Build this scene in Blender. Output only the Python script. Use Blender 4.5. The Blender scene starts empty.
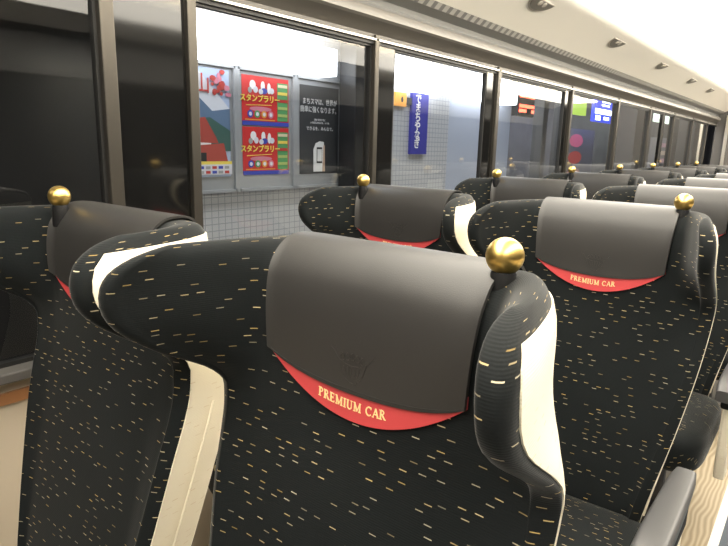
import bpy, bmesh, math, random
from mathutils import Vector, Matrix
random.seed(7)
scn = bpy.context.scene
COL = scn.collection
PI = math.pi

# ------------------------------------------------------------------ materials
def newmat(name):
    m = bpy.data.materials.new(name); m.use_nodes = True
    nt = m.node_tree; b = nt.nodes['Principled BSDF']
    return m, nt, b
def pmat(name, col, rough=.5, metal=0, noise=0, nscale=40, bump=0, bscale=200, emit=None, estr=0, spec=.5, sheen=0):
    m, nt, b = newmat(name)
    b.inputs['Base Color'].default_value = (*col, 1)
    b.inputs['Roughness'].default_value = rough
    b.inputs['Metallic'].default_value = metal
    b.inputs['Specular IOR Level'].default_value = spec
    if sheen:
        b.inputs['Sheen Weight'].default_value = sheen; b.inputs['Sheen Roughness'].default_value = .4
    if noise:
        tc = nt.nodes.new('ShaderNodeTexCoord'); n = nt.nodes.new('ShaderNodeTexNoise'); n.inputs['Scale'].default_value = nscale
        n.inputs['Detail'].default_value = 4
        mx = nt.nodes.new('ShaderNodeMix'); mx.data_type = 'RGBA'
        mx.inputs[6].default_value = (*[c*(1-noise) for c in col], 1); mx.inputs[7].default_value = (*[min(1, c*(1+noise)) for c in col], 1)
        nt.links.new(tc.outputs['Object'], n.inputs['Vector']); nt.links.new(n.outputs['Fac'], mx.inputs[0]); nt.links.new(mx.outputs[2], b.inputs['Base Color'])
    if bump:
        tc = nt.nodes.new('ShaderNodeTexCoord'); n = nt.nodes.new('ShaderNodeTexNoise'); n.inputs['Scale'].default_value = bscale
        bp = nt.nodes.new('ShaderNodeBump'); bp.inputs['Strength'].default_value = bump; bp.inputs['Distance'].default_value = .001
        nt.links.new(tc.outputs['Object'], n.inputs['Vector']); nt.links.new(n.outputs['Fac'], bp.inputs['Height']); nt.links.new(bp.outputs[0], b.inputs['Normal'])
    if emit:
        b.inputs['Emission Color'].default_value = (*emit, 1); b.inputs['Emission Strength'].default_value = estr
    return m
def N(nt, op, a, b=None, c=None):
    n = nt.nodes.new('ShaderNodeMath'); n.operation = op
    for i, v in enumerate((a, b, c)):
        if v is None: continue
        if isinstance(v, (int, float)): n.inputs[i].default_value = v
        else: nt.links.new(v, n.inputs[i])
    return n.outputs[0]
def moquette(name, base, dash_a, dash_b, thr, rib=.35, sheen=.25, lowcon=False):
    m, nt, b = newmat(name)
    uv = nt.nodes.new('ShaderNodeUVMap'); uv.uv_map = 'UVMap'
    sp = nt.nodes.new('ShaderNodeSeparateXYZ'); nt.links.new(uv.outputs[0], sp.inputs[0])
    u, v = sp.outputs[0], sp.outputs[1]
    vr = N(nt, 'MULTIPLY', v, 1/.0150); row = N(nt, 'FLOOR', vr); fv = N(nt, 'FRACT', vr)
    wn = nt.nodes.new('ShaderNodeTexWhiteNoise'); wn.noise_dimensions = '1D'; nt.links.new(row, wn.inputs['W'])
    ur = N(nt, 'ADD', N(nt, 'MULTIPLY', u, 1/.030), N(nt, 'MULTIPLY', wn.outputs['Value'], 7.3))
    cell = N(nt, 'FLOOR', ur); fu = N(nt, 'FRACT', ur)
    cb = nt.nodes.new('ShaderNodeCombineXYZ'); nt.links.new(cell, cb.inputs[0]); nt.links.new(row, cb.inputs[1])
    w2 = nt.nodes.new('ShaderNodeTexWhiteNoise'); w2.noise_dimensions = '2D'; nt.links.new(cb.outputs[0], w2.inputs['Vector'])
    sc = nt.nodes.new('ShaderNodeSeparateColor'); nt.links.new(w2.outputs['Color'], sc.inputs[0])
    r1, r2, r3 = sc.outputs[0], sc.outputs[1], sc.outputs[2]
    ctr = N(nt, 'ADD', N(nt, 'MULTIPLY', r2, .4), .3)
    vc = N(nt, 'ADD', N(nt, 'MULTIPLY', r3, .6), .2)
    du = N(nt, 'LESS_THAN', N(nt, 'ABSOLUTE', N(nt, 'SUBTRACT', fu, ctr)), .19)
    dv = N(nt, 'LESS_THAN', N(nt, 'ABSOLUTE', N(nt, 'SUBTRACT', fv, vc)), .048)
    on = N(nt, 'GREATER_THAN', w2.outputs['Value'], thr)
    mask = N(nt, 'MULTIPLY', N(nt, 'MULTIPLY', du, dv), on)
    amt = N(nt, 'MULTIPLY', mask, N(nt, 'ADD', N(nt, 'MULTIPLY', N(nt, 'MULTIPLY', r1, r1), .85), .15))
    dm = nt.nodes.new('ShaderNodeMix'); dm.data_type = 'RGBA'; nt.links.new(r3, dm.inputs[0])
    dm.inputs[6].default_value = (*dash_a, 1); dm.inputs[7].default_value = (*dash_b, 1)
    # velvet nap, slightly uneven
    tc = nt.nodes.new('ShaderNodeTexCoord'); no = nt.nodes.new('ShaderNodeTexNoise'); no.inputs['Scale'].default_value = 9; no.inputs['Detail'].default_value = 5
    nt.links.new(tc.outputs['Object'], no.inputs['Vector'])
    bm_ = nt.nodes.new('ShaderNodeMix'); bm_.data_type = 'RGBA'; nt.links.new(no.outputs['Fac'], bm_.inputs[0])
    bm_.inputs[6].default_value = (*[c*.7 for c in base], 1); bm_.inputs[7].default_value = (*[min(1, c*1.3) if not lowcon else min(1, c*1.05) for c in base], 1)
    if lowcon: bm_.inputs[6].default_value = (*[c*.95 for c in base], 1)
    mx = nt.nodes.new('ShaderNodeMix'); mx.data_type = 'RGBA'; nt.links.new(amt, mx.inputs[0])
    nt.links.new(bm_.outputs[2], mx.inputs[6]); nt.links.new(dm.outputs[2], mx.inputs[7]); nt.links.new(mx.outputs[2], b.inputs['Base Color'])
    # woven ribs
    wv = N(nt, 'SINE', N(nt, 'MULTIPLY', v, 2*PI/.0032))
    n2 = nt.nodes.new('ShaderNodeTexNoise'); n2.inputs['Scale'].default_value = 260; nt.links.new(tc.outputs['Object'], n2.inputs['Vector'])
    hh = N(nt, 'ADD', N(nt, 'MULTIPLY', wv, .5), N(nt, 'ADD', n2.outputs['Fac'], N(nt, 'MULTIPLY', mask, .6)))
    bp = nt.nodes.new('ShaderNodeBump'); bp.inputs['Strength'].default_value = rib; bp.inputs['Distance'].default_value = .0012
    nt.links.new(hh, bp.inputs['Height']); nt.links.new(bp.outputs[0], b.inputs['Normal'])
    b.inputs['Roughness'].default_value = .85; b.inputs['Specular IOR Level'].default_value = .2
    b.inputs['Sheen Weight'].default_value = sheen; b.inputs['Sheen Roughness'].default_value = .35
    return m
M = {}
M['moquette'] = moquette('dark_moquette', (.0058, .0076, .0082), (.52, .36, .12), (.46, .42, .32), .48, rib=.13, sheen=.16)
M['cream'] = moquette('cream_moquette', (.80, .74, .60), (.62, .50, .34), (.68, .58, .42), .55, rib=.2, sheen=.05, lowcon=True)
M['leather'] = pmat('grey_leather', (.024, .023, .0225), .44, bump=.15, bscale=900, spec=.55)
M['emboss'] = pmat('embossed_leather', (.027, .026, .025), .34, spec=.5)
M['red'] = pmat('red_leather', (.52, .055, .060), .5, bump=.1, bscale=700)
M['thread'] = pmat('gold_print', (.86, .66, .32), .5)
M['stitch'] = pmat('dark_stitching', (.02, .02, .02), .7)
M['brass'] = pmat('satin_brass', (.82, .57, .18), .30, metal=1, noise=.12, nscale=60, bump=.2, bscale=80)
M['black_plastic'] = pmat('black_plastic', (.006, .006, .0065), .6, spec=.2)
M['grey_plastic'] = pmat('grey_armrest_plastic', (.06, .06, .062), .42, bump=.1, bscale=500)
M['shell'] = pmat('dark_shell', (.03, .03, .032), .4)
M['base_metal'] = pmat('seat_base_metal', (.05, .05, .055), .4, metal=.6)
M['white_panel'] = pmat('ceiling_panel', (.88, .85, .78), .45)
M['header'] = pmat('header_trim', (.085, .078, .068), .45)
M['lip'] = pmat('header_lip', (.17, .16, .145), .4)
M['recess'] = pmat('header_recess', (.20, .20, .195), .5)
M['alu'] = pmat('aluminium_rail', (.72, .69, .63), .28, metal=1)
M['post'] = pmat('window_post', (.085, .078, .068), .35, metal=.8)
M['gasket'] = pmat('window_gasket', (.01, .01, .01), .5)
M['pillar'] = pmat('gloss_black_pillar', (.006, .006, .006), .07, spec=.6)
M['wallpanel'] = pmat('beige_wall_panel', (.55, .48, .38), .5)
M['sill'] = pmat('window_sill', (.10, .095, .09), .3)
M['wood'] = pmat('wood_strip', (.42, .20, .09), .4)
M['aisle'] = pmat('aisle_carpet', (.10, .12, .145), .9, noise=.25, nscale=180, bump=.4, bscale=400)
M['white_strip'] = pmat('white_floor_strip', (.8, .78, .72), .5)
M['lamp'] = pmat('lamp_diffuser', (.9, .88, .82), .5, emit=(1, .93, .80), estr=6.5)
M['ventdark'] = pmat('vent_grey', (.17, .16, .14), .5)
M['ventbright'] = pmat('vent_nozzle', (.46, .43, .38), .4)
M['endwall'] = pmat('end_wall', (.10, .095, .09), .35)
# wavy beige floor under the seats
m, nt, b = newmat('beige_wavy_floor')
tc = nt.nodes.new('ShaderNodeTexCoord'); wv = nt.nodes.new('ShaderNodeTexWave'); wv.inputs['Scale'].default_value = 9; wv.inputs['Distortion'].default_value = 9
wv.inputs['Detail'].default_value = 1; wv.inputs['Detail Scale'].default_value = .6
cr = nt.nodes.new('ShaderNodeMix'); cr.data_type = 'RGBA'; cr.inputs[6].default_value = (.30, .235, .15, 1); cr.inputs[7].default_value = (.47, .39, .27, 1)
mpg = nt.nodes.new('ShaderNodeMapping'); mpg.inputs['Scale'].default_value = (2.2, .9, 1)
nt.links.new(tc.outputs['Object'], mpg.inputs[0]); nt.links.new(mpg.outputs[0], wv.inputs[0]); nt.links.new(wv.outputs['Fac'], cr.inputs[0]); nt.links.new(cr.outputs[2], b.inputs['Base Color'])
b.inputs['Roughness'].default_value = .6; M['floor'] = m
# slotted grille strip
m, nt, b = newmat('slotted_strip')
tc = nt.nodes.new('ShaderNodeTexCoord'); sp = nt.nodes.new('ShaderNodeSeparateXYZ'); nt.links.new(tc.outputs['Object'], sp.inputs[0])
s = N(nt, 'GREATER_THAN', N(nt, 'FRACT', N(nt, 'MULTIPLY', sp.outputs[1], 1/.06)), .55)
mx = nt.nodes.new('ShaderNodeMix'); mx.data_type = 'RGBA'; mx.inputs[6].default_value = (.34, .33, .31, 1); mx.inputs[7].default_value = (.13, .13, .125, 1)
nt.links.new(s, mx.inputs[0]); nt.links.new(mx.outputs[2], b.inputs['Base Color']); M['slots'] = m
# tinted window pane: real reflection by fresnel, clear otherwise
m = bpy.data.materials.new('window_glass'); m.use_nodes = True; nt = m.node_tree; nt.nodes.clear()
out = nt.nodes.new('ShaderNodeOutputMaterial'); tr = nt.nodes.new('ShaderNodeBsdfTransparent'); tr.inputs[0].default_value = (.80, .82, .83, 1)
gl = nt.nodes.new('ShaderNodeBsdfGlossy'); gl.inputs['Roughness'].default_value = .02; gl.inputs[0].default_value = (1, 1, 1, 1)
lw_ = nt.nodes.new('ShaderNodeLayerWeight'); lw_.inputs['Blend'].default_value = .5
fac_ = N(nt, 'MINIMUM', N(nt, 'ADD', .045, N(nt, 'MULTIPLY', N(nt, 'POWER', lw_.outputs['Facing'], 4.5), .9)), 1.0)
ms = nt.nodes.new('ShaderNodeMixShader'); nt.links.new(fac_, ms.inputs[0]); nt.links.new(tr.outputs[0], ms.inputs[1]); nt.links.new(gl.outputs[0], ms.inputs[2]); nt.links.new(ms.outputs[0], out.inputs[0])
M['glass'] = m
# station tiles
def tilemat(name, c, g):
    m, nt, b = newmat(name)
    tc = nt.nodes.new('ShaderNodeTexCoord'); sp = nt.nodes.new('ShaderNodeSeparateXYZ'); nt.links.new(tc.outputs['Object'], sp.inputs[0])
    a = N(nt, 'LESS_THAN', N(nt, 'FRACT', N(nt, 'MULTIPLY', sp.outputs[1], 1/.055)), .11)
    d = N(nt, 'LESS_THAN', N(nt, 'FRACT', N(nt, 'MULTIPLY', sp.outputs[2], 1/.045)), .12)
    mx = nt.nodes.new('ShaderNodeMix'); mx.data_type = 'RGBA'; mx.inputs[6].default_value = (*c, 1); mx.inputs[7].default_value = (*g, 1)
    nt.links.new(N(nt, 'MAXIMUM', a, d), mx.inputs[0]); nt.links.new(mx.outputs[2], b.inputs['Base Color']); b.inputs['Roughness'].default_value = .35
    return m
M['tile'] = tilemat('station_tiles', (.46, .47, .49), (.28, .29, .31))
M['bluewall'] = pmat('pale_blue_wall', (.40, .44, .53), .5)
M['darkcol'] = pmat('black_column', (.012, .012, .013), .35)
M['greycol'] = pmat('grey_column', (.10, .10, .10), .4)
M['farwall'] = pmat('far_station_wall', (.20, .20, .20), .6, noise=.3, nscale=2)
M['frame_grey'] = pmat('poster_frame_grey', (.33, .34, .35), .4)
M['platform'] = pmat('platform_paving', (.36, .34, .32), .6, noise=.2, nscale=8)
M['lightbox'] = pmat('station_light', (.95, .95, .95), .5, emit=(.95, .97, 1), estr=4.5)
def flat(name, c, r=.5, e=0): return pmat(name, c, r, emit=c if e else None, estr=e)

# ------------------------------------------------------------------ helpers
class MB:
    def __init__(s): s.v = []; s.f = []; s.uv = []
    def add(s, v, f, uv=None):
        o = len(s.v); s.v += [tuple(p) for p in v]; s.f += [tuple(i+o for i in q) for q in f]
        s.uv += list(uv) if uv else [(p[0], p[2]) for p in v]
    def box(s, x0, x1, y0, y1, z0, z1):
        v = [(x, y, z) for x in (x0, x1) for y in (y0, y1) for z in (z0, z1)]
        s.add(v, [(0, 1, 3, 2), (4, 6, 7, 5), (0, 4, 5, 1), (2, 3, 7, 6), (0, 2, 6, 4), (1, 5, 7, 3)])
    def grid(s, P, closed_u=False, uv=None):
        nr, nc = len(P), len(P[0]); v = [p for r in P for p in r]; f = []
        for i in range(nr-1):
            for j in range(nc if closed_u else nc-1):
                k = (j+1) % nc
                f.append((i*nc+j, i*nc+k, (i+1)*nc+k, (i+1)*nc+j))
        s.add(v, f, [q for r in uv for q in r] if uv else None)
    def sheet(s, P, Q, uv=None):   # two grids joined round their border: a thin solid
        nr, nc = len(P), len(P[0]); a = [p for r in P for p in r]; b = [p for r in Q for p in r]; n = len(a); f = []
        for i in range(nr-1):
            for j in range(nc-1):
                q = (i*nc+j, i*nc+j+1, (i+1)*nc+j+1, (i+1)*nc+j); f.append(q); f.append(tuple(n+k for k in reversed(q)))
        bd = [j for j in range(nc)] + [i*nc+nc-1 for i in range(1, nr)] + [(nr-1)*nc+j for j in range(nc-2, -1, -1)] + [i*nc for i in range(nr-2, 0, -1)]
        for k in range(len(bd)):
            p, q = bd[k], bd[(k+1) % len(bd)]; f.append((q, p, n+p, n+q))
        u = [q for r in uv for q in r]*2 if uv else None
        s.add(a+b, f, u)
    def lathe(s, prof, c=(0, 0, 0), n=32):
        P = [[(c[0]+r*math.cos(2*PI*k/n), c[1]+r*math.sin(2*PI*k/n), c[2]+z) for k in range(n)] for r, z in prof]
        s.grid(P, True)
    def build(s, name, mat, parent=None, smooth=True, bevel=0, segs=2, angle=40):
        me = bpy.data.meshes.new(name); me.from_pydata(s.v, [], s.f); me.update()
        ul = me.uv_layers.new(name='UVMap')
        for l in me.loops: ul.data[l.index].uv = s.uv[l.vertex_index]
        bm = bmesh.new(); bm.from_mesh(me); bmesh.ops.remove_doubles(bm, verts=bm.verts, dist=1e-6); bmesh.ops.recalc_face_normals(bm, faces=bm.faces)
        bm.to_mesh(me); bm.free()
        me.materials.append(mat)
        if smooth:
            for p in me.polygons: p.use_smooth = True
            me.set_sharp_from_angle(angle=math.radians(angle))
        o = bpy.data.objects.new(name, me); COL.objects.link(o)
        if parent: o.parent = parent
        if bevel:
            md = o.modifiers.new('bevel', 'BEVEL'); md.width = bevel; md.segments = segs; md.limit_method = 'ANGLE'; md.harden_normals = False
        return o
def empty(name, loc=(0, 0, 0)):
    o = bpy.data.objects.new(name, None); COL.objects.link(o); o.location = loc; o.empty_display_size = .05; return o
def tag(o, label, cat, group=None, kind=None):
    o['label'] = label; o['category'] = cat
    if group: o['group'] = group
    if kind: o['kind'] = kind
    return o
def struct(o): o['kind'] = 'structure'; return o
def copy_tree(o, parent=None):
    c = o.copy(); COL.objects.link(c)
    if parent: c.parent = parent
    for ch in list(o.children): copy_tree(ch, c)
    return c
def interp(tab, x):
    if x <= tab[0][0]: return tab[0][1]
    for i in range(len(tab)-1):
        a, b = tab[i], tab[i+1]
        if x <= b[0]:
            t = (x-a[0])/(b[0]-a[0])
            p0 = tab[max(0, i-1)]; p3 = tab[min(len(tab)-1, i+2)]
            h = b[0]-a[0]
            m1 = (b[1]-p0[1])/(b[0]-p0[0]) if b[0] != p0[0] else 0; m2 = (p3[1]-a[1])/(p3[0]-a[0]) if p3[0] != a[0] else 0
            d = (b[1]-a[1])/h
            if d == 0: m1 = m2 = 0
            else:
                m1 = 0 if m1*d < 0 else math.copysign(min(abs(m1), 3*abs(d)), d); m2 = 0 if m2*d < 0 else math.copysign(min(abs(m2), 3*abs(d)), d)
            return (2*t**3-3*t*t+1)*a[1]+(t**3-2*t*t+t)*h*m1+(-2*t**3+3*t*t)*b[1]+(t**3-t*t)*h*m2
    return tab[-1][1]

# ------------------------------------------------------------------ seat shape
# local frame: x across, y away from the sitter, z up from the floor
ZTOP, RT = 1.175, .050
TIP = [(.30, .435), (.40, .432), (.48, .447), (.64, .485), (.77, .517), (.88, .548), (.935, .552), (.965, .535), (.99, .503), (1.015, .465), (1.037, .433), (1.06, .406), (1.085, .390), (1.11, .386), (1.135, .393), (1.15, .408), (1.162, .430), (1.170, .455), (1.175, .478)]
CEN = [(.30, .46), (.40, .460), (.60, .503), (.75, .540), (.90, .575), (1.0, .583), (1.10, .590), (1.175, .608)]
HW = [(.30, .205), (.40, .21), (.62, .250), (.78, .274), (.90, .285), (1.0, .290), (1.10, .290), (1.14, .284), (1.175, .266)]
TADD = {1: 0, -1: 0, 'deep': .12, 'side': 1, 'cover': 0}
THK = [(.30, .13), (.9, .14), (1.0, .105), (1.175, .10)]
WTH = [(.30, .024), (.85, .024), (.93, .030), (1.0, .034), (1.175, .034)]
XI = .172
KFX = [(0, 0), (.2, .27), (.4, .50), (.6, .72), (.8, .90), (1, 1)]
KFY = [(0, .02), (.2, .08), (.4, .27), (.6, .55), (.8, .80), (1, 1)]
KBX = [(0, 0), (.2, .33), (.4, .62), (.6, .80), (.8, .95), (1, 1)]
KBXT = [(0, 0), (.15, .45), (.3, .82), (.45, .97), (.6, 1), (1, 1)]
KBY = [(0, 0), (.2, .05), (.4, .25), (.6, .48), (.8, .80), (1, 1)]
GF = [(0, 0), (.25, .0), (.5, .02), (.62, .05), (.72, .15), (.80, .31), (.88, .54), (.95, .80), (1, 1)]
FX = [(0, 0), (.6, XI), (.75, None), (1, None)]
def BUL(z): return .003+.019*min(1, max(0, (z-.93)/.08))
def sect(u, z):
    """front and back points (x, y) of the section at height z, u in 0..1 from centre to wing tip"""
    DEEP = TADD['deep']; c, t, hw, th, w = interp(CEN, z), interp(TIP, z)+.022+TADD[TADD['side']]*min(1, max(0, (z-.93)/.08)), interp(HW, z), interp(THK, z)-(.045*(1-DEEP) if z < .93 else .045*(1-DEEP)*max(0, 1-(z-.93)/.07)), interp(WTH, z)
    hi = max(hw-w, XI+.002)
    if u <= .55: fx = bx = XI*u/.55
    else:
        k = (u-.55)/.45
        fx = XI+(hi-XI)*interp(KFX, k)
        wb = 1-min(1, max(0, (z-.93)/.08)); bx = XI+(hw-XI)*(interp(KBX, k)*(1-wb)+interp(KBXT, k)*wb) if DEEP > .5 else XI+(hw-XI)*interp(KBX, k)
    g = .02*u/.55 if u <= .55 else interp(KFY, (u-.55)/.45); gb = 0 if u <= .55 else interp(KBY, (u-.55)/.45)
    e = .014*(1-min(1, max(0, (z-.93)/.08)))
    t -= .004*(e/.014)
    return (fx, c-(c-t)*g), (bx, c+th-(c+th-t-e)*gb)
def seatpt(sx, u, side, phi, z, psi=0, off=0):
    """side +1 front, -1 back; phi = top roll angle; psi = wing edge roll"""
    TADD['side'] = sx if u > .55 else 1
    F, B = sect(u, z)
    mx, my = (F[0]+B[0])/2, (F[1]+B[1])/2
    k = max(0, math.cos(phi))**.75 * max(0, math.cos(psi))**.7
    x = mx+side*(F[0]-mx)*k; y = my+side*(F[1]-my)*k
    y -= BUL(z)*math.sin(psi)
    return Vector((sx*x, y, z))
def zrows():
    z = [.33+.03*i for i in range(19)]      # to .87
    z += [.885+.0125*i for i in range(21)]  # to 1.135
    R = [(q, 0) for q in z if q < ZTOP-RT-.002]
    for i in range(0, 11):
        p = PI/2*i/10; R.append((ZTOP-RT+RT*math.sin(p), p))
    return R
def back_mesh():
    us = [i/22*.55 for i in range(23)] + [.55+.45*i/20 for i in range(1, 21)]
    cols = []  # (sx, u, side, psi)
    half = [(u, 0) for u in us] + [(1, PI/2*k/5) for k in range(1, 6)]
    fr = [(-1, u, 1, p) for u, p in reversed(half)] + [(1, u, 1, p) for u, p in half[1:]]
    bk = [(1, u, -1, p) for u, p in reversed(half[:-1])] + [(-1, u, -1, p) for u, p in half[1:-1]]
    cols = fr+bk
    P, UV = [], []
    vl = 0; prev = None
    for z, phi in zrows():
        row = [seatpt(sx, u, sd, phi, z, psi) for sx, u, sd, psi in cols]
        if prev is not None: vl += max(.004, min((row[len(fr)//2]-prev[len(fr)//2]).length, .05))
        u_ = [0]
        for a, b in zip(row, row[1:]): u_.append(u_[-1]+(b-a).length)
        mid = u_[len(fr)//2]
        UV.append([(q-mid, vl) for q in u_]); P.append(row); prev = row
    mb = MB(); mb.grid(P, True, UV)
    nc = len(cols); mb.f.append(tuple(range(nc)))     # bottom
    return mb
def offs(P, d):
    """offset a grid along its normals"""
    nr, nc = len(P), len(P[0]); Q = []
    for i in range(nr):
        r = []
        for j in range(nc):
            a = P[i][min(j+1, nc-1)]-P[i][max(j-1, 0)]; b = P[min(i+1, nr-1)][j]-P[max(i-1, 0)][j]
            n = a.cross(b); n = n.normalized() if n.length > 1e-9 else Vector((0, -1, 0)); r.append(P[i][j]+n*d)
        Q.append(r)
    return Q
def lin(P):
    vl = 0; UV = []
    for i, r in enumerate(P):
        if i: vl += (r[len(r)//2]-P[i-1][len(r)//2]).length
        u = [0]
        for a, b in zip(r, r[1:]): u.append(u[-1]+(b-a).length)
        UV.append([(q, vl) for q in u])
    return UV
def side_panel(sx, ua, ub, zlo, zhi, nu=14, psi_end=0):
    P = []
    zs = [zlo+(zhi-zlo)*i/48 for i in range(49)]
    for z in zs:
        phi = 0 if z < ZTOP-RT else math.asin(min(1, (z-ZTOP+RT)/RT))
        r = [seatpt(sx, ua+(ub-ua)*j/nu, -1, phi, z, 0) for j in range(nu+1)]
        for k in range(1, psi_end+1): r.append(seatpt(sx, 1, -1, phi, z, PI/2*k/5))
        P.append(r)
    uv = lin(P)
    Q = offs(P, .006*sx); I = offs(P, -.002*sx)
    mb = MB(); mb.sheet(Q, I, uv)
    return mb
def ux(x):
    a = abs(x)
    return a/XI*.55 if a <= XI else .55+.45*min(.45, (a-XI)/.075*.72)
# drape over the head: path parameter s along the surface
def drape_path(x):
    """points from low front, over the top, to low back; returns list with cumulated length from the top front"""
    u = ux(x); sx = 1 if x >= 0 else -1
    pts = []
    z = .86
    while z < ZTOP-RT: pts.append(seatpt(sx, u, 1, 0, z)); z += .006
    for i in range(0, 31):
        p = PI*i/30; side = 1 if p <= PI/2 else -1
        pts.append(seatpt(sx, u, side, p if p <= PI/2 else PI-p, ZTOP-RT+RT*math.sin(p)))
    z = ZTOP-RT-.006
    while z > 1.04: pts.append(seatpt(sx, u, -1, 0, z)); z -= .006
    out = [Vector((x, p.y, p.z)) for p in pts]
    return out
def onfront(x, z, d):
    """point on the front surface at height z pushed out by d"""
    u = ux(x); sx = 1 if x >= 0 else -1
    def q(z):
        phi = 0 if z < ZTOP-RT else math.asin(min(1, (z-ZTOP+RT)/RT)); return seatpt(sx, u, 1, phi, z)
    a, b = q(z), q(z+.004); t = (b-a).normalized(); n = Vector((0, -t.z, t.y))
    return Vector((x, a.y, a.z))+n*d
CHW = .177
CX = [0]
def grey_bottom(x): k = (x-CX[0])/CHW; return TADD['cover']+.988+.030*k*k*(.6+.4*k*k)
def red_bottom(x): k = abs((x-CX[0])/CHW); return TADD['cover']+.948+.070*k**2.0
def cover_mesh():
    xs = [CX[0]-CHW+2*CHW*i/36 for i in range(37)]
    P = []
    for x in xs:
        path = [p for p in drape_path(x) if True]
        zb = grey_bottom(x)
        k0 = next(i for i, p in enumerate(path) if p.z > zb)
        path = [Vector((x, path[k0].y, zb))] + path[k0+1:] if k0 == 0 else [path[k0-1].lerp(path[k0], (zb-path[k0-1].z)/(path[k0].z-path[k0-1].z))] + path[k0:]
        L = [0]
        for a, b in zip(path, path[1:]): L.append(L[-1]+(b-a).length)
        row = []; n = 46; j = 0
        for i in range(n+1):
            s = L[-1]*i/n
            while j < len(L)-2 and L[j+1] < s: j += 1
            row.append(path[j].lerp(path[j+1], min(1, (s-L[j])/max(1e-9, L[j+1]-L[j]))))
        # slight narrowing towards the lower hem and a soft sag at the edges
        row = [Vector((CX[0]+(p.x-CX[0])*(1 if i > 16 else 1-.045*(16-i)/16), p.y, p.z)) for i, p in enumerate(row)]
        P.append(row)
    G = [list(r) for r in zip(*P)]
    Q = offs(G, -.0085); I = offs(G, -.004)
    # make sure the offset points outwards
    mid = G[5][18]; 
    if Q[5][18].y > mid.y: Q = offs(G, .0085); I = offs(G, .004)
    mb = MB(); mb.sheet(Q, I, lin(G)); return mb
def red_mesh():
    P, Q = [], []
    nx, nz = 40, 8
    for j in range(nz+1):
        a, b = [], []
        for i in range(nx+1):
            x0_ = -CHW+2*CHW*i/nx; x = CX[0]+x0_*.955
            zt = grey_bottom(CX[0]+x0_)+.016; zb = red_bottom(CX[0]+x0_)
            z = zb+(zt-zb)*j/nz
            a.append(onfront(x, z, .0050)); b.append(onfront(x, z, .0018))
        P.append(a); Q.append(b)
    mb = MB(); mb.sheet(P, Q, lin(P)); return mb
def stroke(mb, pts, w, surf, d, closed=False, w2=None):
    """flat ribbon with thickness along a 2D polyline placed on a surface"""
    n = len(pts); L, R = [], []
    for i, p in enumerate(pts):
        a = pts[i-1] if i else (pts[-1] if closed else pts[0]); b = pts[(i+1) % n] if (closed or i < n-1) else pts[i]
        dx, dy = b[0]-a[0], b[1]-a[1]; l = math.hypot(dx, dy) or 1
        ww = w if w2 is None else w+(w2-w)*i/(n-1)
        L.append((p[0]-dy/l*ww/2, p[1]+dx/l*ww/2)); R.append((p[0]+dy/l*ww/2, p[1]-dx/l*ww/2))
    rows = [(L[i], R[i]) for i in range(n)] + ([(L[0], R[0])] if closed else [])
    mb.sheet([[surf(*q, d) for q in r] for r in rows], [[surf(*q, d-.0011) for q in r] for r in rows])
def arc(cx, cy, rx, ry, a0, a1, n=12): return [(cx+rx*math.cos(math.radians(a0+(a1-a0)*i/n)), cy+ry*math.sin(math.radians(a0+(a1-a0)*i/n))) for i in range(n+1)]
# roman capitals, unit height
def glyph(ch):
    T, t, s = .16, .07, .075
    def stem(x, y0=0, y1=1, w=T): return ([(x, y0), (x, y1)], w)
    def serif(x, y, l=.17): return ([(x-l, y), (x+l, y)], s)
    if ch == 'P': return .66, [stem(.15), serif(.15, .035), serif(.12, .965, .14), (arc(.22, .74, .32, .235, 90, -90), .12)]
    if ch == 'R': return .78, [stem(.15), serif(.15, .035), serif(.12, .965, .14), (arc(.22, .75, .30, .225, 90, -90), .12), ([(.34, .52), (.66, .03)], .15), serif(.70, .035, .1)]
    if ch == 'E': return .68, [stem(.15), ([(.0, .965), (.56, .965)], .08), ([(.0, .035), (.60, .035)], .08), ([(.15, .51), (.44, .51)], .08), ([(.56, .99), (.56, .80)], .06), ([(.60, .01), (.60, .22)], .06), ([(.44, .62), (.44, .40)], .06)]
    if ch == 'M': return 1.04, [stem(.16, w=.08), ([(.16, .97), (.50, .06)], .16), ([(.50, .06), (.84, .97)], .08), stem(.86, w=T), serif(.16, .035, .14), serif(.86, .035, .16), serif(.13, .965, .12), serif(.89, .965, .12)]
    if ch == 'I': return .34, [stem(.17), serif(.17, .035), serif(.17, .965)]
    if ch == 'U': return .84, [stem(.17, .3, 1), (arc(.42, .30, .25, .26, 180, 360), .12), stem(.67, .3, 1, .08), serif(.17, .965), serif(.68, .965, .14)]
    if ch == 'C': return .78, [(arc(.43, .5, .36, .45, 45, 315, 20), .13), ([(.70, .97), (.70, .70)], .06)]
    if ch == 'A': return .82, [([(.10, .02), (.42, .98)], .08), ([(.40, .98), (.74, .02)], .16), ([(.22, .34), (.60, .34)], .07), serif(.10, .035, .12), serif(.74, .035, .15)]
    return .42, []
def lettering_mesh():
    h = .0130; txt = 'PREMIUM CAR'; adv = [glyph(c)[0]+.09 for c in txt]; W = sum(adv)*h; x = -W/2-.004
    mb = MB(); k = 0
    for c, a in zip(txt, adv):
        for pts, w in glyph(c)[1]:
            stroke(mb, [(x+p[0]*h, .9645+TADD['cover']+p[1]*h+3.2*(x+p[0]*h)**2*.35) for p in pts], w*h*1.05, onfront, .0058)
        x += a*h
    return mb
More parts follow.
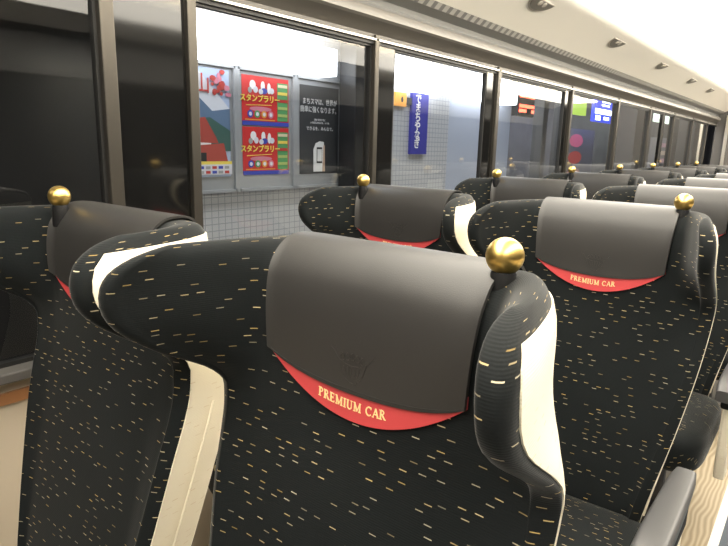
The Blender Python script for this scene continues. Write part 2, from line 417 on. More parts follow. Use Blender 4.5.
def emblem_mesh():
    mb = MB(); cz = 1.030+TADD['cover']; s = .00085; C = -.004
    T = lambda pts: [(C+p[0]*s, cz-p[1]*s) for p in pts]
    def st(p, w, w2=None): stroke(mb, T(p), w, onfront, .0094, w2=w2)
    st([(-44, -20), (-36, -14), (-28, -4), (-24, 6), (-20, 18), (-12, 27), (-2, 32), (10, 32)], .0012, .0022)
    st([(44, -20), (36, -12), (27, -6), (25, 6), (20, 18), (12, 27), (4, 32)], .0012, .002)
    st([(-28, -4), (-14, 2), (0, 4), (14, 2), (27, -6)], .0015)
    for k in range(5):
        x = -20+10*k; y = -12+abs(k-2)*1.5
        stroke(mb, T([(x+4*math.cos(a*PI/5), y+6*math.sin(a*PI/5)) for a in range(10)]), .0011, onfront, .0094, closed=True)
    for k in range(-2, 3): st([(k*8, 6), (k*5, 24-abs(k)*2)], .0011)
    return mb
def cushion_mesh(hw=.272, y0=-.06, y1=.50, z0=.27, z1=.43):
    # block with rounded front and edges, gently dished
    nx, ny = 22, 26; mb = MB(); P = []
    ring = []
    def se(a, r=.35): return math.copysign(abs(a)**r, a)
    rows = []
    nlat, nlon = 26, 56
    for i in range(nlat+1):
        la = -PI/2+PI*i/nlat; row = []
        for j in range(nlon):
            lo = 2*PI*j/nlon
            cl = se(math.cos(la), .38); x = hw*cl*se(math.cos(lo), .34); y = (y1-y0)/2*cl*se(math.sin(lo), .34); z = (z1-z0)/2*se(math.sin(la), .5)
            z += -.012*(1-min(1, abs(x)/hw)**2)*(1 if la > 0 else 0)+.018*((-y)/((y1-y0)/2))*(.5 if la > 0 else .2)
            row.append((x, (y0+y1)/2+y, (z0+z1)/2+z))
        rows.append(row)
    uv = [[((p[0]+.7*p[2]), p[1]*-1+.8*p[2]) for p in r] for r in rows]
    mb.grid(rows, True, uv); return mb
def arm_pad(x, w=.058):
    # wedge-ended pad sloping down to the front, seen from above as a long rounded bar
    mb = MB(); rows = []
    for i in range(13):
        t = i/12; y = .37-.40*t; z = .615-.010*t-.035*max(0, t-.75)**2*8
        wd = w/2*(.80+.25*math.sin(min(1, t*1.3+.1)*PI/2)); h = .030+.012*t
        k = 1 if 0 < i < 12 else .86
        ring = []
        for j in range(20):
            a = 2*PI*j/20; cx_, sz = math.cos(a), math.sin(a)
            ring.append((x+wd*k*math.copysign(abs(cx_)**.45, cx_), y, z+h/2*k*math.copysign(abs(sz)**.45, sz)))
        rows.append(ring)
    mb.grid(rows, True); mb.f.append(tuple(range(20))); mb.f.append(tuple(12*20+j for j in range(19, -1, -1)))
    return mb
def arm_support(x):
    mb = MB(); rows = []
    prof = [(.32, .51), (.325, .30), (.31, .20), (.20, .20), (.18, .30), (.17, .51)]
    v = [(x-.017, y, z) for y, z in prof]+[(x+.017, y, z) for y, z in prof]; n = len(prof)
    mb.add(v, [tuple(range(n)), tuple(range(2*n-1, n-1, -1))]+[(i, n+i, n+(i+1) % n, (i+1) % n) for i in range(n)])
    return mb
def make_seat(name, bx, arms, y, yb=.626):
    root = empty(name, (0, 0, 0))
    back_mesh().build('backrest', M['moquette'], root, angle=60)
    for sx in (-1, 1):
        o = side_panel(sx, .60, .985 if bx > 0 and sx > 0 else 1.0, .36, 1.154).build('side_panel', M['cream'], root); o['label'] = 'cream fabric outer side panel'
        # raised piping seam down the panel
        P = []
        mbs = MB()
        for i in range(40):
            z = .40+.47*i/39
            p = seatpt(sx, .86, -1, 0, z); p.x += sx*.0065
            P.append([p+Vector((.0022*math.cos(a*PI/3), .0022*math.sin(a*PI/3), 0)) for a in range(6)])
        mbs.grid(P, True); mbs.build('piping', M['cream'], o)
    sh = MB(); G = [[seatpt(1 if u >= 0 else -1, abs(u), -1, 0, z) for u in [k/10*.66 for k in range(-10, 11)]] for z in [.36+.7*i/20 for i in range(21)]]
    A, B_ = offs(G, .004), offs(G, -.001)
    if A[10][10].y < G[10][10].y: A, B_ = offs(G, -.004), offs(G, .001)
    sh.sheet(A, B_, lin(G)); sh.build('back_shell', M['shell'], root)
    cv = cover_mesh().build('headrest_cover', M['leather'], root, angle=50); cv['label'] = 'grey leather headrest cover'
    r = red_mesh().build('red_band', M['red'], cv); r['label'] = 'crimson crescent hem'
    lettering_mesh().build('lettering', M['thread'], cv, smooth=False)
    emblem_mesh().build('embossed_emblem', M['emboss'], cv, smooth=False)
    # stitch line along the hem
    ms = MB(); pts = [(CX[0]-CHW*.93+2*CHW*.93*i/40) for i in range(41)]
    stroke(ms, [(x, grey_bottom(x)+.0055) for x in pts], .0011, onfront, .0092); ms.build('stitching', M['stitch'], cv, smooth=False)
    # brass grab ball on a short black post
    br = .0222
    g = MB(); g.lathe([(br*math.sin(PI*i/20), -br*math.cos(PI*i/20)) for i in range(21)], (bx, yb, 1.197)); 
    g.build('grab_ball', M['brass'], root)
    p = MB(); p.lathe([(0, -.03), (.0172, -.03), (.0166, -.004), (.0150, .012), (.0128, .0165), (0, .0165)], (bx, yb, 1.165), 28)
    p.build('ball_post', M['black_plastic'], root)
    cushion_mesh().build('seat_cushion', M['moquette'], root)
    b = MB(); b.box(-.16, .16, .08, .42, .09, .30); b.box(-.19, .19, .04, .44, .0, .10); b.build('seat_base', M['base_metal'], root, smooth=False, bevel=.012)
    for ax in arms:
        a = arm_pad(ax).build('armrest', M['grey_plastic'], root, angle=50)
        a['label'] = 'grey plastic armrest pad'
        q = MB(); q.box(ax-.019, ax+.019, .08, .345, .505, .597); q.build('armrest_box', M['black_plastic'], a, smooth=False, bevel=.008)
        arm_support(ax).build('armrest_support', M['cream'], a, smooth=False, bevel=.008)
    root.location = (0, y, 0)
    return root
XW, XA, PITCH, ROWS = -1.090, -.465, 1.02, 8
CX[0] = -.014
TADD.update({1: .018, -1: .008, 'deep': 1, 'cover': .022})
win = make_seat('window_seat', -.172, (-.27, .305), -.030, .600)
CX[0] = 0
TADD.update({1: .022, -1: -.012, 'deep': .12, 'cover': 0})
ais = make_seat('aisle_seat', .180, (.305,), 0)
GW, GA = 'train seats in the column next to the windows', 'train seats in the column next to the aisle'
WL = ['dark window seat cut off by the left photo edge, behind the nearest seat',
      'dark window seat seen just above the nearest grey cover, below the dark poster',
      'dark window seat, third from the camera, brass ball against the pale station wall',
      'dark window seat, fourth from the camera, brass ball in front of black columns outside',
      'dark window seat, fifth from the camera, below the blue lit sign',
      'small distant window seat, sixth from the camera',
      'small distant window seat, seventh from the camera',
      'farthest window seat, only a tiny brass ball and grey cover showing']
AL = ['nearest and largest dark train seat, its grey cover filling the middle',
      'dark aisle seat at the right, second from the camera, whole backrest in view',
      'dark aisle seat directly behind the second one, cover cut by the right edge',
      'aisle seat, fourth from the camera, pale cover top at the right edge',
      'aisle seat, fifth from the camera, thin sliver at the right edge',
      'aisle seat, sixth from the camera, small sliver of cover at the right edge']
for i in range(ROWS):
    o = win if i == 0 else copy_tree(win)
    o.location = (XW, -.030+i*PITCH, 0); tag(o, WL[i], 'seat', GW)
for i in range(len(AL)):
    o = ais if i == 0 else copy_tree(ais)
    o.location = (XA, i*PITCH, 0); tag(o, AL[i], 'seat', GA)

# ------------------------------------------------------------------ carriage shell
Y0, Y1 = -1.3, 9.9
XL = -1.45
def slab(name, x0, x1, y0, y1, z0, z1, mat, bevel=0):
    b = MB(); b.box(x0, x1, y0, y1, z0, z1); return struct(b.build(name, mat, smooth=False, bevel=bevel))
slab('floor', -1.45, -.150, Y0, Y1, -.06, 0, M['floor'])
slab('floor', -.120, 1.30, Y0, Y1, -.06, 0, M['aisle'])
slab('trim_1', -.150, -.120, Y0, Y1, -.06, .002, M['white_strip'])
slab('wall_left', XL-.10, XL, Y0, Y1, 0, .77, M['wallpanel'])
slab('trim_2', XL-.02, XL+.05, Y0, Y1, .765, .79, M['sill'], .004)
slab('trim_3', XL, XL+.008, Y0, Y1, .700, .728, M['wood'])
def prof_strip(name, prof, mat, sx=1, thick=.015, smooth=True):
    b = MB(); A = [[Vector((sx*x, y, z)) for x, z in prof] for y in (Y0, Y1)]
    n = len(prof); C = []
    for y in (Y0, Y1):
        r = []
        for i, (x, z) in enumerate(prof):
            a = prof[max(0, i-1)]; c = prof[min(n-1, i+1)]; dx, dz = c[0]-a[0], c[1]-a[1]; l = math.hypot(dx, dz)
            r.append(Vector((sx*(x-dz/l*thick), y, z+dx/l*thick)))
        C.append(r)
    b.sheet(A, C); return struct(b.build(name, mat, smooth=smooth, angle=50))
def bez(p0, p1, p2, n=10): return [((1-t)**2*p0[0]+2*t*(1-t)*p1[0]+t*t*p2[0], (1-t)**2*p0[1]+2*t*(1-t)*p1[1]+t*t*p2[1]) for t in [i/n for i in range(n+1)]]
OFF = 0
for sx, k in ((1, 0),):
    prof_strip('trim_4', [(-1.452, 1.722), (-1.435, 1.745), (-1.405, 1.765)], M['header'])
    prof_strip('trim_5', [(-1.405, 1.765), (-1.394, 1.772), (-1.394, 1.798), (-1.402, 1.806)], M['lip'])
    prof_strip('trim_6', [(-1.402, 1.806), (-1.432, 1.825), (-1.425, 1.845), (-1.372, 1.861)], M['recess'])
    prof_strip('trim_7', [(-1.372, 1.861), (-1.350, 1.882)], M['slots'])
    cp = bez((-1.350, 1.882), (-1.22, 1.955), (-1.10, 2.010), 10)+bez((-1.10, 2.010), (-.92, 2.10), (-.70, 2.14), 8)[1:]+[(-.35, 2.17), (0.5, 2.18)]
    prof_strip('ceiling', cp, M['white_panel'])
    cp2 = [(-.25-x, z) for x, z in cp if x < -.3][::-1]
    prof_strip('ceiling', [(.5, 2.18)]+[q for q in cp2 if q[0] > .52 and q[1] > 1.955], M['white_panel'])
slab('wall_right', 1.20, 1.30, Y0, Y1, 0, .80, M['wallpanel'])
slab('wall_right', 1.10, 1.30, Y0, Y1, 1.70, 1.95, M['recess'])
slab('trim_50', 1.02, 1.12, Y0, Y1, 1.95, 1.975, M['lip'])
slab('window_9', 1.21, 1.23, Y0, Y1, .80, 1.70, M['pillar'])
# window top rails and the glazed bays
slab('trim_8', XL-.01, XL+.022, Y0, Y1, 1.700, 1.708, M['alu'], .001)
slab('trim_9', XL-.01, XL+.012, Y0, Y1, 1.688, 1.700, M['gasket'])
slab('trim_10', XL-.01, XL+.012, Y0, Y1, 1.708, 1.724, M['header'])
posts = [(-1.0, -.94), (.775, .812), (1.022, 1.052), (1.855, 1.880), (2.895, 2.930), (3.985, 4.015), (5.04, 5.075), (6.07, 6.10), (7.10, 7.13), (8.13, 8.16), (9.15, 9.18)]
for i, (a, b_) in enumerate(posts):
    o = slab('window_post', XL-.03, XL+.022, a, b_, .78, 1.722, M['post'], .003); o.name = 'trim_%d' % (11+i)
# glossy black pillar panels beside some posts
for k, (a, b_) in enumerate([(.812, 1.022), (1.880, 2.000), (2.80, 2.895), (3.90, 3.985), (5.075, 5.14), (6.62, 6.74)]):
    o = slab('pillar_panel', XL-.02, XL+.006, a, b_, .79, 1.700, M['pillar']); o.name = 'trim_%d' % (30+k)
bays = [(-.94, .775), (1.052, 1.855), (2.0, 2.80), (2.93, 3.90), (4.015, 5.04), (5.14, 6.07), (6.10, 7.10), (7.13, 8.13), (8.16, 9.15)]
for k, (a, b_) in enumerate(bays):
    f = MB()
    for z0, z1 in ((.79, .80), (1.680, 1.688)): f.box(XL-.016, XL+.004, a, b_, z0, z1)
    for y0, y1 in ((a, a+.008), (b_-.008, b_)): f.box(XL-.016, XL+.004, y0, y1, .80, 1.680)
    w = struct(f.build('window_%d' % (k+10), M['gasket'], smooth=False)); w.name = 'window_%d' % (k+1) if k < 8 else 'window_10'
    p = MB(); p.add([(XL-.006, a+.008, .80), (XL-.006, b_-.008, .80), (XL-.006, b_-.008, 1.68), (XL-.006, a+.008, 1.68)], [(0, 1, 2, 3)])
    p.build('window_pane', M['glass'], w, smooth=False)
# end wall
slab('wall_end', XL, 1.30, Y1, Y1+.08, 0, 2.3, M['endwall'])
slab('door_1', -.05, .85, Y1-.03, Y1-.001, .02, 1.98, M['pillar'], .01)
slab('trim_40', -1.32, -1.28, Y1-.04, Y1-.001, .8, 1.84, M['alu'])
slab('wall_back', XL, 1.30, Y0-.08, Y0, 0, 2.3, M['endwall'])
# ceiling lamps: two long diffusers along the aisle
for xx, lab in ((-.86, 'long white ceiling lamp running above the left seats'),):
    b = MB(); b.add([], [])
    pf = [(-1.06, 2.035), (-1.05, 1.995), (-.60, 2.035), (-.42, 2.045), (-.40, 2.166)]
    v = [(x, y, z) for y in (Y0+.1, Y1-.1) for x, z in pf]; n = len(pf)
    b.f = [(i, i+1, n+i+1, n+i) for i in range(n-1)]; b.v = v; b.uv = [(0, 0)]*len(v)
    b.f += [tuple(range(n)), tuple(range(n, 2*n))[::-1], (0, n, 2*n-1, n-1)]
    tag(b.build('ceiling_lamp', M['lamp'], smooth=False), lab, 'lamp')
b = MB(); b.box(.20, .75, Y0+.1, Y1-.1, 2.04, 2.07)
tag(b.build('ceiling_lamp', M['lamp'], smooth=False), 'white ceiling lamp over the seats across the aisle', 'lamp')
# half-moon air vents on the curved panel
def ceil_z(x):
    for (xa, za), (xb, zb) in zip(cp, cp[1:]):
        if xa <= x <= xb: return za+(zb-za)*(x-xa)/(xb-xa), math.atan2(zb-za, xb-xa)
VY = [1.60, 2.80, 4.01, 5.22, 6.42, 7.45, 8.6]
VL = ['half-moon air vent on the white ceiling panel, nearest one, at the top of the photo', 'half-moon air vent, second along the ceiling panel', 'half-moon air vent, third along the ceiling panel',
      'half-moon air vent, fourth along the ceiling panel', 'tiny farthest half-moon air vent on the ceiling panel', 'tiny half-moon air vent near the far end wall', '']
first = None
for i, y in enumerate(VY[1:6]):
    if first is None:
        z, an = ceil_z(-1.17)
        root = empty('air_vent'); R = .118
        prof = arc(0, 0, 1, .62, 180, 360, 20)
        def pl(pts, d0, d1):
            b = MB(); n = len(pts); T = lambda p, d: (p[1]*math.cos(an)+d*math.sin(an), p[0], p[1]*math.sin(an)-d*math.cos(an))
            b.add([T(p, d0) for p in pts]+[T(p, d1) for p in pts], [tuple(range(n)), tuple(range(2*n-1, n-1, -1))]+[(k, (k+1) % n, n+(k+1) % n, n+k) for k in range(n)])
            return b
        pl([(p[0]*R, p[1]*R+.02) for p in prof], 0, .006).build('vent_rim', M['ventbright'], root, smooth=False)
        g = pl([(p[0]*R*.9, p[1]*R*.84+.018) for p in prof], .006, .009).build('vent_grille', M['ventdark'], root, smooth=False)
        for sx in (-1, 1):
            pl([(sx*.024+.016*math.cos(a*PI/8), .002+.013*math.sin(a*PI/8)) for a in range(16)], .009, .0125).build('nozzle', M['ventbright'], g, smooth=False)
        first = root; o = root
    else: o = copy_tree(first)
    z, an = ceil_z(-1.17); o.location = (-1.18, y-.03, z-.002); tag(o, VL[i], 'vent', 'half-moon vents along the ceiling panel')

# ------------------------------------------------------------------ station outside
XWALL = -3.2
slab('wall_platform', XWALL-.1, XWALL, 2.0, 5.42, -.6, 2.9, M['tile'])
slab('wall_platform', XWALL-.1, XWALL, 5.42, 6.88, -.6, 2.9, M['bluewall'])
slab('wall_platform', XWALL-.2, XWALL-.1, -4, 2.0, -.6, 2.9, M['darkcol'])
slab('wall_station', -6.1, -6.0, 5.0, 34, -.6, 3.2, M['farwall'])
slab('wall_station', -6.0, 2, 34, 34.1, -.6, 3.2, M['farwall'])
slab('floor', -6.0, -1.75, -4, 34, -.20, -.05, M['platform'])
slab('ceiling', -6.0, -1.9, -4, 34, 2.9, 3.0, M['farwall'])
def thing_box(name, x0, x1, y0, y1, z0, z1, mat, label, cat, group=None, bevel=.01):
    b = MB(); b.box(x0, x1, y0, y1, z0, z1); return tag(b.build(name, mat, smooth=False, bevel=bevel), label, cat, group)
GC = 'columns on the platform'
thing_box('platform_column', -2.45, -1.95, -.9, 1.36, -.05, 2.9, M['darkcol'], 'broad black column outside the leftmost windows', 'column', GC)
thing_box('platform_column', -3.12, -2.95, 3.60, 3.98, -.05, 2.9, M['darkcol'], 'black column between the dark poster and the blue station banner', 'column', GC)
thing_box('platform_column', -2.60, -2.48, 6.14, 6.26, -.05, 2.9, M['greycol'], 'dark grey column right of the red departure board', 'column', GC)
thing_box('platform_column', -2.60, -2.50, 6.70, 6.80, -.05, 2.9, M['greycol'], 'narrow dark column just left of the green sign', 'column', GC)
thing_box('platform_column', -2.6, -2.3, 9.05, 9.95, -.05, 2.9, M['greycol'], 'grey column seen between the blue lit sign and the farther windows', 'column', GC)
thing_box('platform_column', -2.6, -2.3, 13.4, 15.4, -.05, 2.9, M['greycol'], 'wide distant grey column near the far end of the windows', 'column', GC)
# light troughs over the posters
GL = 'lit ceiling troughs on the platform'
thing_box('platform_light', XWALL+.001, -3.00, 1.5, 3.44, 1.80, 1.99, M['lightbox'], 'bright white light trough over the posters', 'light', GL)
thing_box('platform_light', XWALL+.001, -3.00, 4.0, 5.16, 1.80, 2.02, M['lightbox'], 'bright white light trough over the blue station banner', 'light', GL)
thing_box('platform_light', XWALL, -3.00, 5.44, 6.6, 1.80, 2.02, M['lightbox'], 'bright white light trough right of the blue station banner', 'light', GL)
def txt(body, size, mat, parent, name, y, z, x, align='CENTER', bold=0, sx=1.0):
    cu = bpy.data.curves.new(name, 'FONT'); cu.body = body; cu.size = size; cu.align_x = align; cu.align_y = 'CENTER'; cu.extrude = .0012; cu.offset = bold
    o = bpy.data.objects.new(name+'_tmp', cu); COL.objects.link(o)
    bpy.context.view_layer.update()
    me = bpy.data.meshes.new_from_object(o.evaluated_get(bpy.context.evaluated_depsgraph_get()))
    bpy.data.objects.remove(o)
    me.transform(Matrix(((0, 0, 1, x), (sx, 0, 0, y), (0, 1, 0, z), (0, 0, 0, 1))))
    me.materials.clear(); me.materials.append(mat)
    r = bpy.data.objects.new(name, me); COL.objects.link(r); r.parent = parent; return r
def plate(name, y0, y1, z0, z1, x, mat, parent=None, t=.0015):
    b = MB(); b.box(x, x+t, y0, y1, z0, z1); return b.build(name, mat, parent, smooth=False)
def poly(name, pts, x, mat, parent, t=.0015):
    b = MB(); n = len(pts)
    b.add([(x, p[0], p[1]) for p in pts]+[(x+t, p[0], p[1]) for p in pts], [tuple(range(n)), tuple(range(2*n-1, n-1, -1))]+[(k, (k+1) % n, n+(k+1) % n, n+k) for k in range(n)])
    return b.build(name, mat, parent, smooth=False)
def oval(cy, cz, ry, rz, n=20): return [(cy+ry*math.cos(2*PI*k/n), cz+rz*math.sin(2*PI*k/n)) for k in range(n)]
K = {k: flat('print_'+k, c) for k, c in dict(red=(.62, .03, .03), crimson=(.50, .05, .04), brick=(.42, .07, .05), blue=(.05, .07, .42), navy=(.04, .04, .30), sky=(.45, .55, .75), mist=(.68, .70, .76), green=(.10, .33, .12),
      darkgreen=(.05, .12, .10), yellow=(.85, .68, .12), cream=(.75, .68, .45), white=(.85, .85, .85), orange=(.80, .36, .06), black=(.02, .02, .022), charcoal=(.045, .047, .05), lime=(.40, .52, .16), mountain=(.12, .19, .30), pink=(.65, .22, .30), grey=(.35, .35, .36), skin=(.62, .45, .34)).items()}
XP = XWALL+.035
def poster_frame(y0, y1, z0, z1, label):
    b = MB(); t = .045
    b.box(XWALL+.001, XP, y0, y1, z0, z1)
    b.box(XWALL, XP+.02, y0, y1, z1-.02, z1); b.box(XWALL, XP+.02, y0, y1, z0, z0+.02)
    for yy in (y0, y1): b.box(XWALL, XP+.02, yy-.012, yy+.012, z0, z1)
    return tag(b.build('poster_case', M['frame_grey'], smooth=False), label, 'poster case', 'grey poster cases on the platform wall')
poster_frame(2.02, 2.60, .98, 1.795, 'grey wall case holding the red-roofed temple poster')
poster_frame(2.625, 3.14, .98, 1.795, 'grey wall case holding the two red stamp rally posters')
poster_frame(3.165, 3.70, .98, 1.795, 'grey wall case holding the dark poster with white writing')
# temple and mountain poster
p = plate('poster', 2.08, 2.56, 1.085, 1.76, XP+.001, K['sky']); tag(p, 'poster with misty mountains, red maple leaves and red roofs, leftmost on the platform wall', 'poster', 'posters on the platform wall')
X = XP+.0026
poly('mist', [(2.08, 1.76), (2.30, 1.76), (2.56, 1.52), (2.56, 1.42), (2.40, 1.50), (2.08, 1.66)], X, K['mist'], p)
poly('mountain', [(2.08, 1.50), (2.32, 1.58), (2.42, 1.50), (2.56, 1.52), (2.56, 1.30), (2.08, 1.30)], X+.0016, K['mountain'], p)
poly('hillside', [(2.08, 1.43), (2.40, 1.46), (2.56, 1.38), (2.56, 1.25), (2.08, 1.25)], X+.0032, K['darkgreen'], p)
for n in range(34):
    poly('maple_leaves', oval(2.42+.13*random.random()+(.0), 1.60+.15*random.random(), .012+.016*random.random(), .010+.014*random.random(), 7), X+.0048+.0003*n, K['pink' if n % 2 else 'crimson'], p) if n < 18 else None
poly('roof', [(2.08, 1.42), (2.36, 1.46), (2.44, 1.34), (2.46, 1.30), (2.08, 1.30)], X+.0048, K['brick'], p)
poly('snow_bank', [(2.08, 1.31), (2.40, 1.30), (2.40, 1.27), (2.08, 1.26)], X+.0064, K['white'], p)
poly('hall', [(2.08, 1.27), (2.50, 1.30), (2.54, 1.15), (2.08, 1.15)], X+.008, K['brick'], p)
poly('doorway', [(2.31, 1.24), (2.36, 1.24), (2.36, 1.16), (2.31, 1.16)], X+.0096, K['black'], p)
poly('yellow_strip', [(2.08, 1.185), (2.56, 1.185), (2.56, 1.165), (2.08, 1.165)], X+.0112, K['yellow'], p)
poly('caption_band', [(2.08, 1.165), (2.56, 1.165), (2.56, 1.10), (2.08, 1.10)], X+.0112, K['mist'], p)
for r_ in range(2):
    for c_ in range(9): poly('caption_block', [(2.10+c_*.05, 1.155-r_*.03), (2.135+c_*.05, 1.155-r_*.03), (2.135+c_*.05, 1.137-r_*.03), (2.10+c_*.05, 1.137-r_*.03)], X+.0128, K[['crimson', 'blue', 'grey'][(c_+r_) % 3]], p)
txt('山', .13, K['crimson'], p, 'lettering', 2.345, 1.655, X+.006)
# two stamp rally posters
for k, zt, lab in ((0, 1.750, 'red stamp rally poster with yellow writing, the upper of the two'), (1, 1.415, 'red stamp rally poster with yellow writing, the lower of the two')):
    z0 = zt-.325
    p = plate('poster', 2.665, 3.095, z0, zt, XP+.001, K['red']); tag(p, lab, 'poster', 'posters on the platform wall')
    poly('blue_strip', [(2.665, z0), (3.095, z0), (3.095, z0+.028), (2.665, z0+.028)], X, K['blue'], p)
    poly('green_column', [(2.985, z0+.035), (3.085, z0+.035), (3.085, zt-.03), (2.985, zt-.03)], X, K['green'], p)
    for q in range(5): poly('photo_block', [(2.99, zt-.04-q*.05), (3.08, zt-.04-q*.05), (3.08, zt-.06-q*.05), (2.99, zt-.06-q*.05)], X+.0016, K[['cream', 'yellow', 'crimson', 'lime', 'lime'][q]], p)
    for q, (yy, zz, ry, rz, c_) in enumerate([(2.76, .06, .026, .030, 'white'), (2.735, .095, .018, .020, 'grey'), (2.785, .09, .02, .022, 'mist'), (2.85, .065, .018, .034, 'white'), (2.86, .095, .03, .02, 'blue'), (2.905, .075, .016, .036, 'white'), (2.93, .09, .022, .02, 'mist'), (2.83, .10, .02, .018, 'mist')]):
        poly('printed_shape', oval(yy, zt-zz, ry, rz), X+.0004*q, K[c_], p)
    txt('スタンプラリー', .052, K['yellow'], p, 'lettering', 2.825, zt-.150, X+.004, bold=.0012)
    poly('yellow_underline', [(2.70, zt-.192), (2.93, zt-.182), (2.93, zt-.186), (2.70, zt-.197)], X, K['yellow'], p)
    poly('arch', oval(2.83, zt-.215, .10, .016), X, K['pink'], p)
    for q, c_ in enumerate(('blue', 'green', 'orange', 'pink')):
        poly('stamp', oval(2.735+q*.062, zt-.25, .025, .025), X+.001, K[c_], p); poly('stamp_centre', oval(2.735+q*.062, zt-.25, .013, .013), X+.0026, K['mist'], p)
    poly('orange_line', [(2.69, z0+.034), (2.96, z0+.034), (2.96, z0+.041), (2.69, z0+.041)], X, K['orange'], p)
# dark poster
p = plate('poster', 3.21, 3.645, 1.085, 1.735, XP+.001, K['charcoal']); tag(p, 'charcoal poster with white writing and a white phone picture, rightmost in its row', 'poster', 'posters on the platform wall')
txt('まちスマは、世界が', .050, K['white'], p, 'lettering', 3.43, 1.618, X, bold=0, sx=.86)
txt('簡単に強くなります。', .050, K['white'], p, 'lettering', 3.43, 1.560, X, bold=0, sx=.86)
txt('ひとりひとりに', .018, K['white'], p, 'lettering', 3.43, 1.488, X); txt('いちばんのものを、いつも', .018, K['white'], p, 'lettering', 3.43, 1.466, X)
txt('できるを、みんなで。', .032, K['white'], p, 'lettering', 3.44, 1.422, X, bold=0)
poly('printed_hand', [(3.36, 1.10), (3.36, 1.27), (3.385, 1.315), (3.43, 1.33), (3.475, 1.325), (3.48, 1.20), (3.475, 1.10)], X, K['white'], p)
poly('printed_finger', [(3.46, 1.10), (3.47, 1.30), (3.485, 1.30), (3.49, 1.10)], X+.0016, K['skin'], p)
poly('printed_phone', [(3.395, 1.165), (3.455, 1.165), (3.455, 1.285), (3.395, 1.285)], X+.0016, K['black'], p)
poly('phone_screen', [(3.400, 1.178), (3.450, 1.178), (3.450, 1.270), (3.400, 1.270)], X+.0032, K['white'], p)
# blue banner with station name
p = empty('station_banner', (XWALL, 4.83, 1.25)); tag(p, 'tall blue station name banner with white writing and a white stripe', 'banner')
def rel(o, par): o.location = (-par.location[0], -par.location[1], -par.location[2]); return o
rel(plate('banner_board', 4.70, 4.975, 1.235, 1.795, XWALL, K['navy'], p, .03), p)
rel(plate('white_stripe', 4.885, 4.965, 1.30, 1.795, XWALL+.03, K['mist'], p), p)
for q, ch in enumerate('でまちやなぎ'): rel(txt(ch, .098, K['white'], p, 'lettering', 4.795, 1.738-q*.082, XWALL+.033, bold=.002), p)
rel(txt('Demachiyanagi', .045, K['navy'], p, 'small_lettering', 0, 0, 0), p)
o = p.children[-1]; o.data.transform(Matrix.Rotation(PI/2, 4, 'X')); o.data.transform(Matrix.Translation((XWALL+.033, 4.925, 1.56)))
p = plate('exit_sign', 4.43, 4.60, 1.66, 1.78, XWALL, K['orange'], None, .03); tag(p, 'small orange square sign left of the blue banner', 'sign')
poly('sign_mark', oval(4.53, 1.72, .018, .025), XWALL+.03, K['black'], p)
p = plate('black_sign', 4.602, 4.695, 1.68, 1.745, XWALL, K['black'], None, .025); tag(p, 'small black sign between orange sign and blue banner', 'sign')
# red LED departure board
led = flat('red_led', (1, .10, .05), .5, 5); ledboard = M['darkcol']
p = plate('departure_board', 6.90, 7.62, 1.70, 2.02, -3.20, ledboard, None, .08); tag(p, 'black departure board with red glowing lines hanging over the platform', 'display')
plate('hanger', 7.0, 7.03, 2.02, 2.9, -3.17, M['darkcol'], p, .03); plate('hanger', 7.5, 7.53, 2.02, 2.9, -3.17, M['darkcol'], p, .03)
for q, (ya, yb, zz) in enumerate([(6.93, 7.58, 1.94), (6.93, 7.58, 1.82), (6.93, 7.14, 1.765), (7.30, 7.58, 1.765)]):
    y = ya; b = MB()
    while y < yb:
        w = .018+.03*random.random(); b.box(-3.12, -3.117, y, min(yb, y+w), zz-.018-.004*random.random(), zz+.018); y += w+.008
    b.build('led_text', led, p, smooth=False)
# lit signs farther down the platform
def sign_box(name, y0, y1, z0, z1, x, mat, label): return tag(plate(name, y0, y1, z0, z1, x, mat, None, .08), label, 'sign')
g = sign_box('green_sign', 11.3, 12.35, 1.98, 2.30, -4.2, flat('lit_green', (.38, .55, .10), .5, 1.1), 'lit yellow-green sign hanging over the far platform')
poly('white_line', [(11.35, 2.19), (12.0, 2.19), (12.0, 2.21), (11.35, 2.21)], -4.12, flat('lit_line', (.9, 1, .8), .5, 1.5), g)
g = sign_box('blue_sign', 12.9, 14.4, 1.90, 2.5, -4.2, flat('lit_blue', (.05, .07, .50), .5, 1.6), 'lit blue and white sign box over the far platform')
lw = flat('lit_white', (.75, .85, 1), .5, 3)
poly('white_panel', [(13.3, 2.30), (13.9, 2.30), (13.9, 2.46), (13.3, 2.46)], -4.12, lw, g)
poly('white_panel', [(13.3, 2.23), (13.85, 2.23), (13.85, 2.27), (13.3, 2.27)], -4.12, lw, g)
poly('white_panel', [(12.9, 2.06), (14.4, 2.06), (14.4, 2.17), (12.9, 2.17)], -4.12, lw, g)
poly('white_panel', [(12.95, 1.93), (13.3, 1.93), (13.3, 2.03), (12.95, 2.03)], -4.12, lw, g)
poly('white_panel', [(13.5, 1.95), (13.9, 1.95), (13.9, 2.02), (13.5, 2.02)], -4.12, lw, g)
g = sign_box('lit_sign', 19.6, 22.0, 2.2, 2.62, -4.6, flat('lit_pale', (.6, .75, .6), .5, 1.6), 'pale green lit sign beyond the blue lit sign')
p = plate('kiosk_display', 12.6, 14.4, -.05, 1.75, -4.8, K['grey'], None, .25); tag(p, 'kiosk display with round pink and red goods on the far platform', 'display')
for q in range(3): poly('round_goods', oval(13.2, 1.50-q*.36, .42, .14), -4.55, flat('goods_%d' % q, [(.75, .20, .30), (.55, .12, .10), (.62, .36, .28)][q], .5, .25), p)
p = plate('vending_machine', 21.0, 23.0, .0, 1.75, -5.2, K['grey'], None, .6); tag(p, 'pale vending machine with rows of pinkish drinks in the distance', 'vending machine')
for q in range(5): plate('drink_row', 21.2, 22.8, .45+q*.25, .58+q*.25, -4.6, flat('drinks_%d' % q, [(.5, .32, .36), (.6, .5, .4)][q % 2], .5, .35), p, .02)
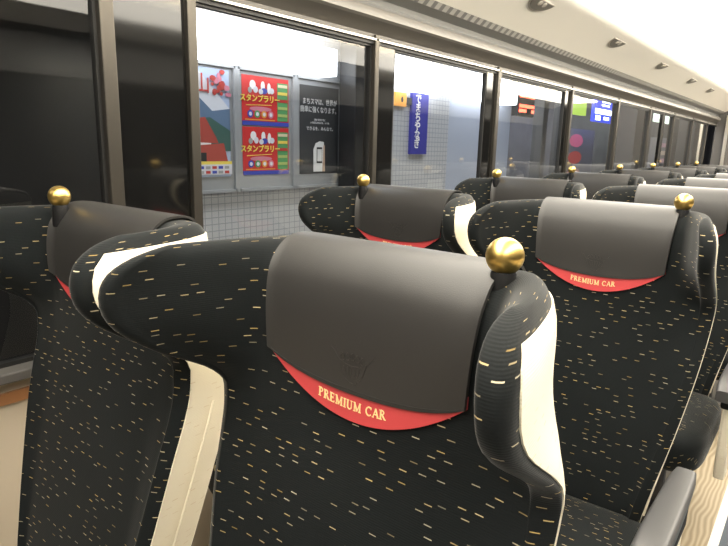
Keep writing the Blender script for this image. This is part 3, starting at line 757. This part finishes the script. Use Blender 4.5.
p = plate('platform_bench', 7.0, 9.6, .50, .62, -3.9, K['lime'], None, .4); tag(p, 'low green bench seen through the third window', 'bench')
plate('bench_leg', 7.3, 7.4, -.05, .50, -3.8, K['grey'], p, .2); plate('bench_leg', 9.2, 9.3, -.05, .50, -3.8, K['grey'], p, .2)

# ------------------------------------------------------------------ light
def area(name, loc, rot, sx, sy, power, col):
    l = bpy.data.lights.new(name, 'AREA'); l.shape = 'RECTANGLE'; l.size = sx; l.size_y = sy; l.energy = power; l.color = col
    o = bpy.data.objects.new(name, l); COL.objects.link(o); o.location = loc; o.rotation_euler = rot; return o
area('platform_fill', (-2.3, 5.0, 2.85), (0, 0, 0), .5, 14, 110, (.93, .97, 1))  # added fill light for the near platform, no fixture behind it
area('platform_fill', (-4.3, 17, 2.85), (0, 0, 0), .8, 22, 260, (.95, .95, 1))  # unseen fill, added to brighten the dark far end of the station
w = bpy.data.worlds.new('world'); scn.world = w; w.use_nodes = True
w.node_tree.nodes['Background'].inputs[0].default_value = (.02, .02, .022, 1); w.node_tree.nodes['Background'].inputs[1].default_value = 1

# ------------------------------------------------------------------ camera
f, yaw, pitch, roll = 586.7, math.radians(38.15), math.radians(12.42), math.radians(1.455)
fw = Vector((-math.sin(yaw)*math.cos(pitch), math.cos(yaw)*math.cos(pitch), -math.sin(pitch)))
rt = Vector((math.cos(yaw), math.sin(yaw), 0)); up = rt.cross(fw)
r2 = rt*math.cos(roll)+up*math.sin(roll); u2 = up*math.cos(roll)-rt*math.sin(roll)
cam = bpy.data.cameras.new('camera'); cam.sensor_width = 36; cam.lens = 36*f/728; cam.clip_start = .02; cam.clip_end = 200
co = bpy.data.objects.new('camera', cam); COL.objects.link(co)
mw = Matrix((r2, u2, -fw)).transposed().to_4x4(); mw.translation = Vector((0, 0, 1.32)); co.matrix_world = mw
scn.camera = co
vs = scn.view_settings; vs.view_transform = 'Standard'; vs.look = 'None'; vs.gamma = 1; vs.use_curve_mapping = False; vs.exposure = .65
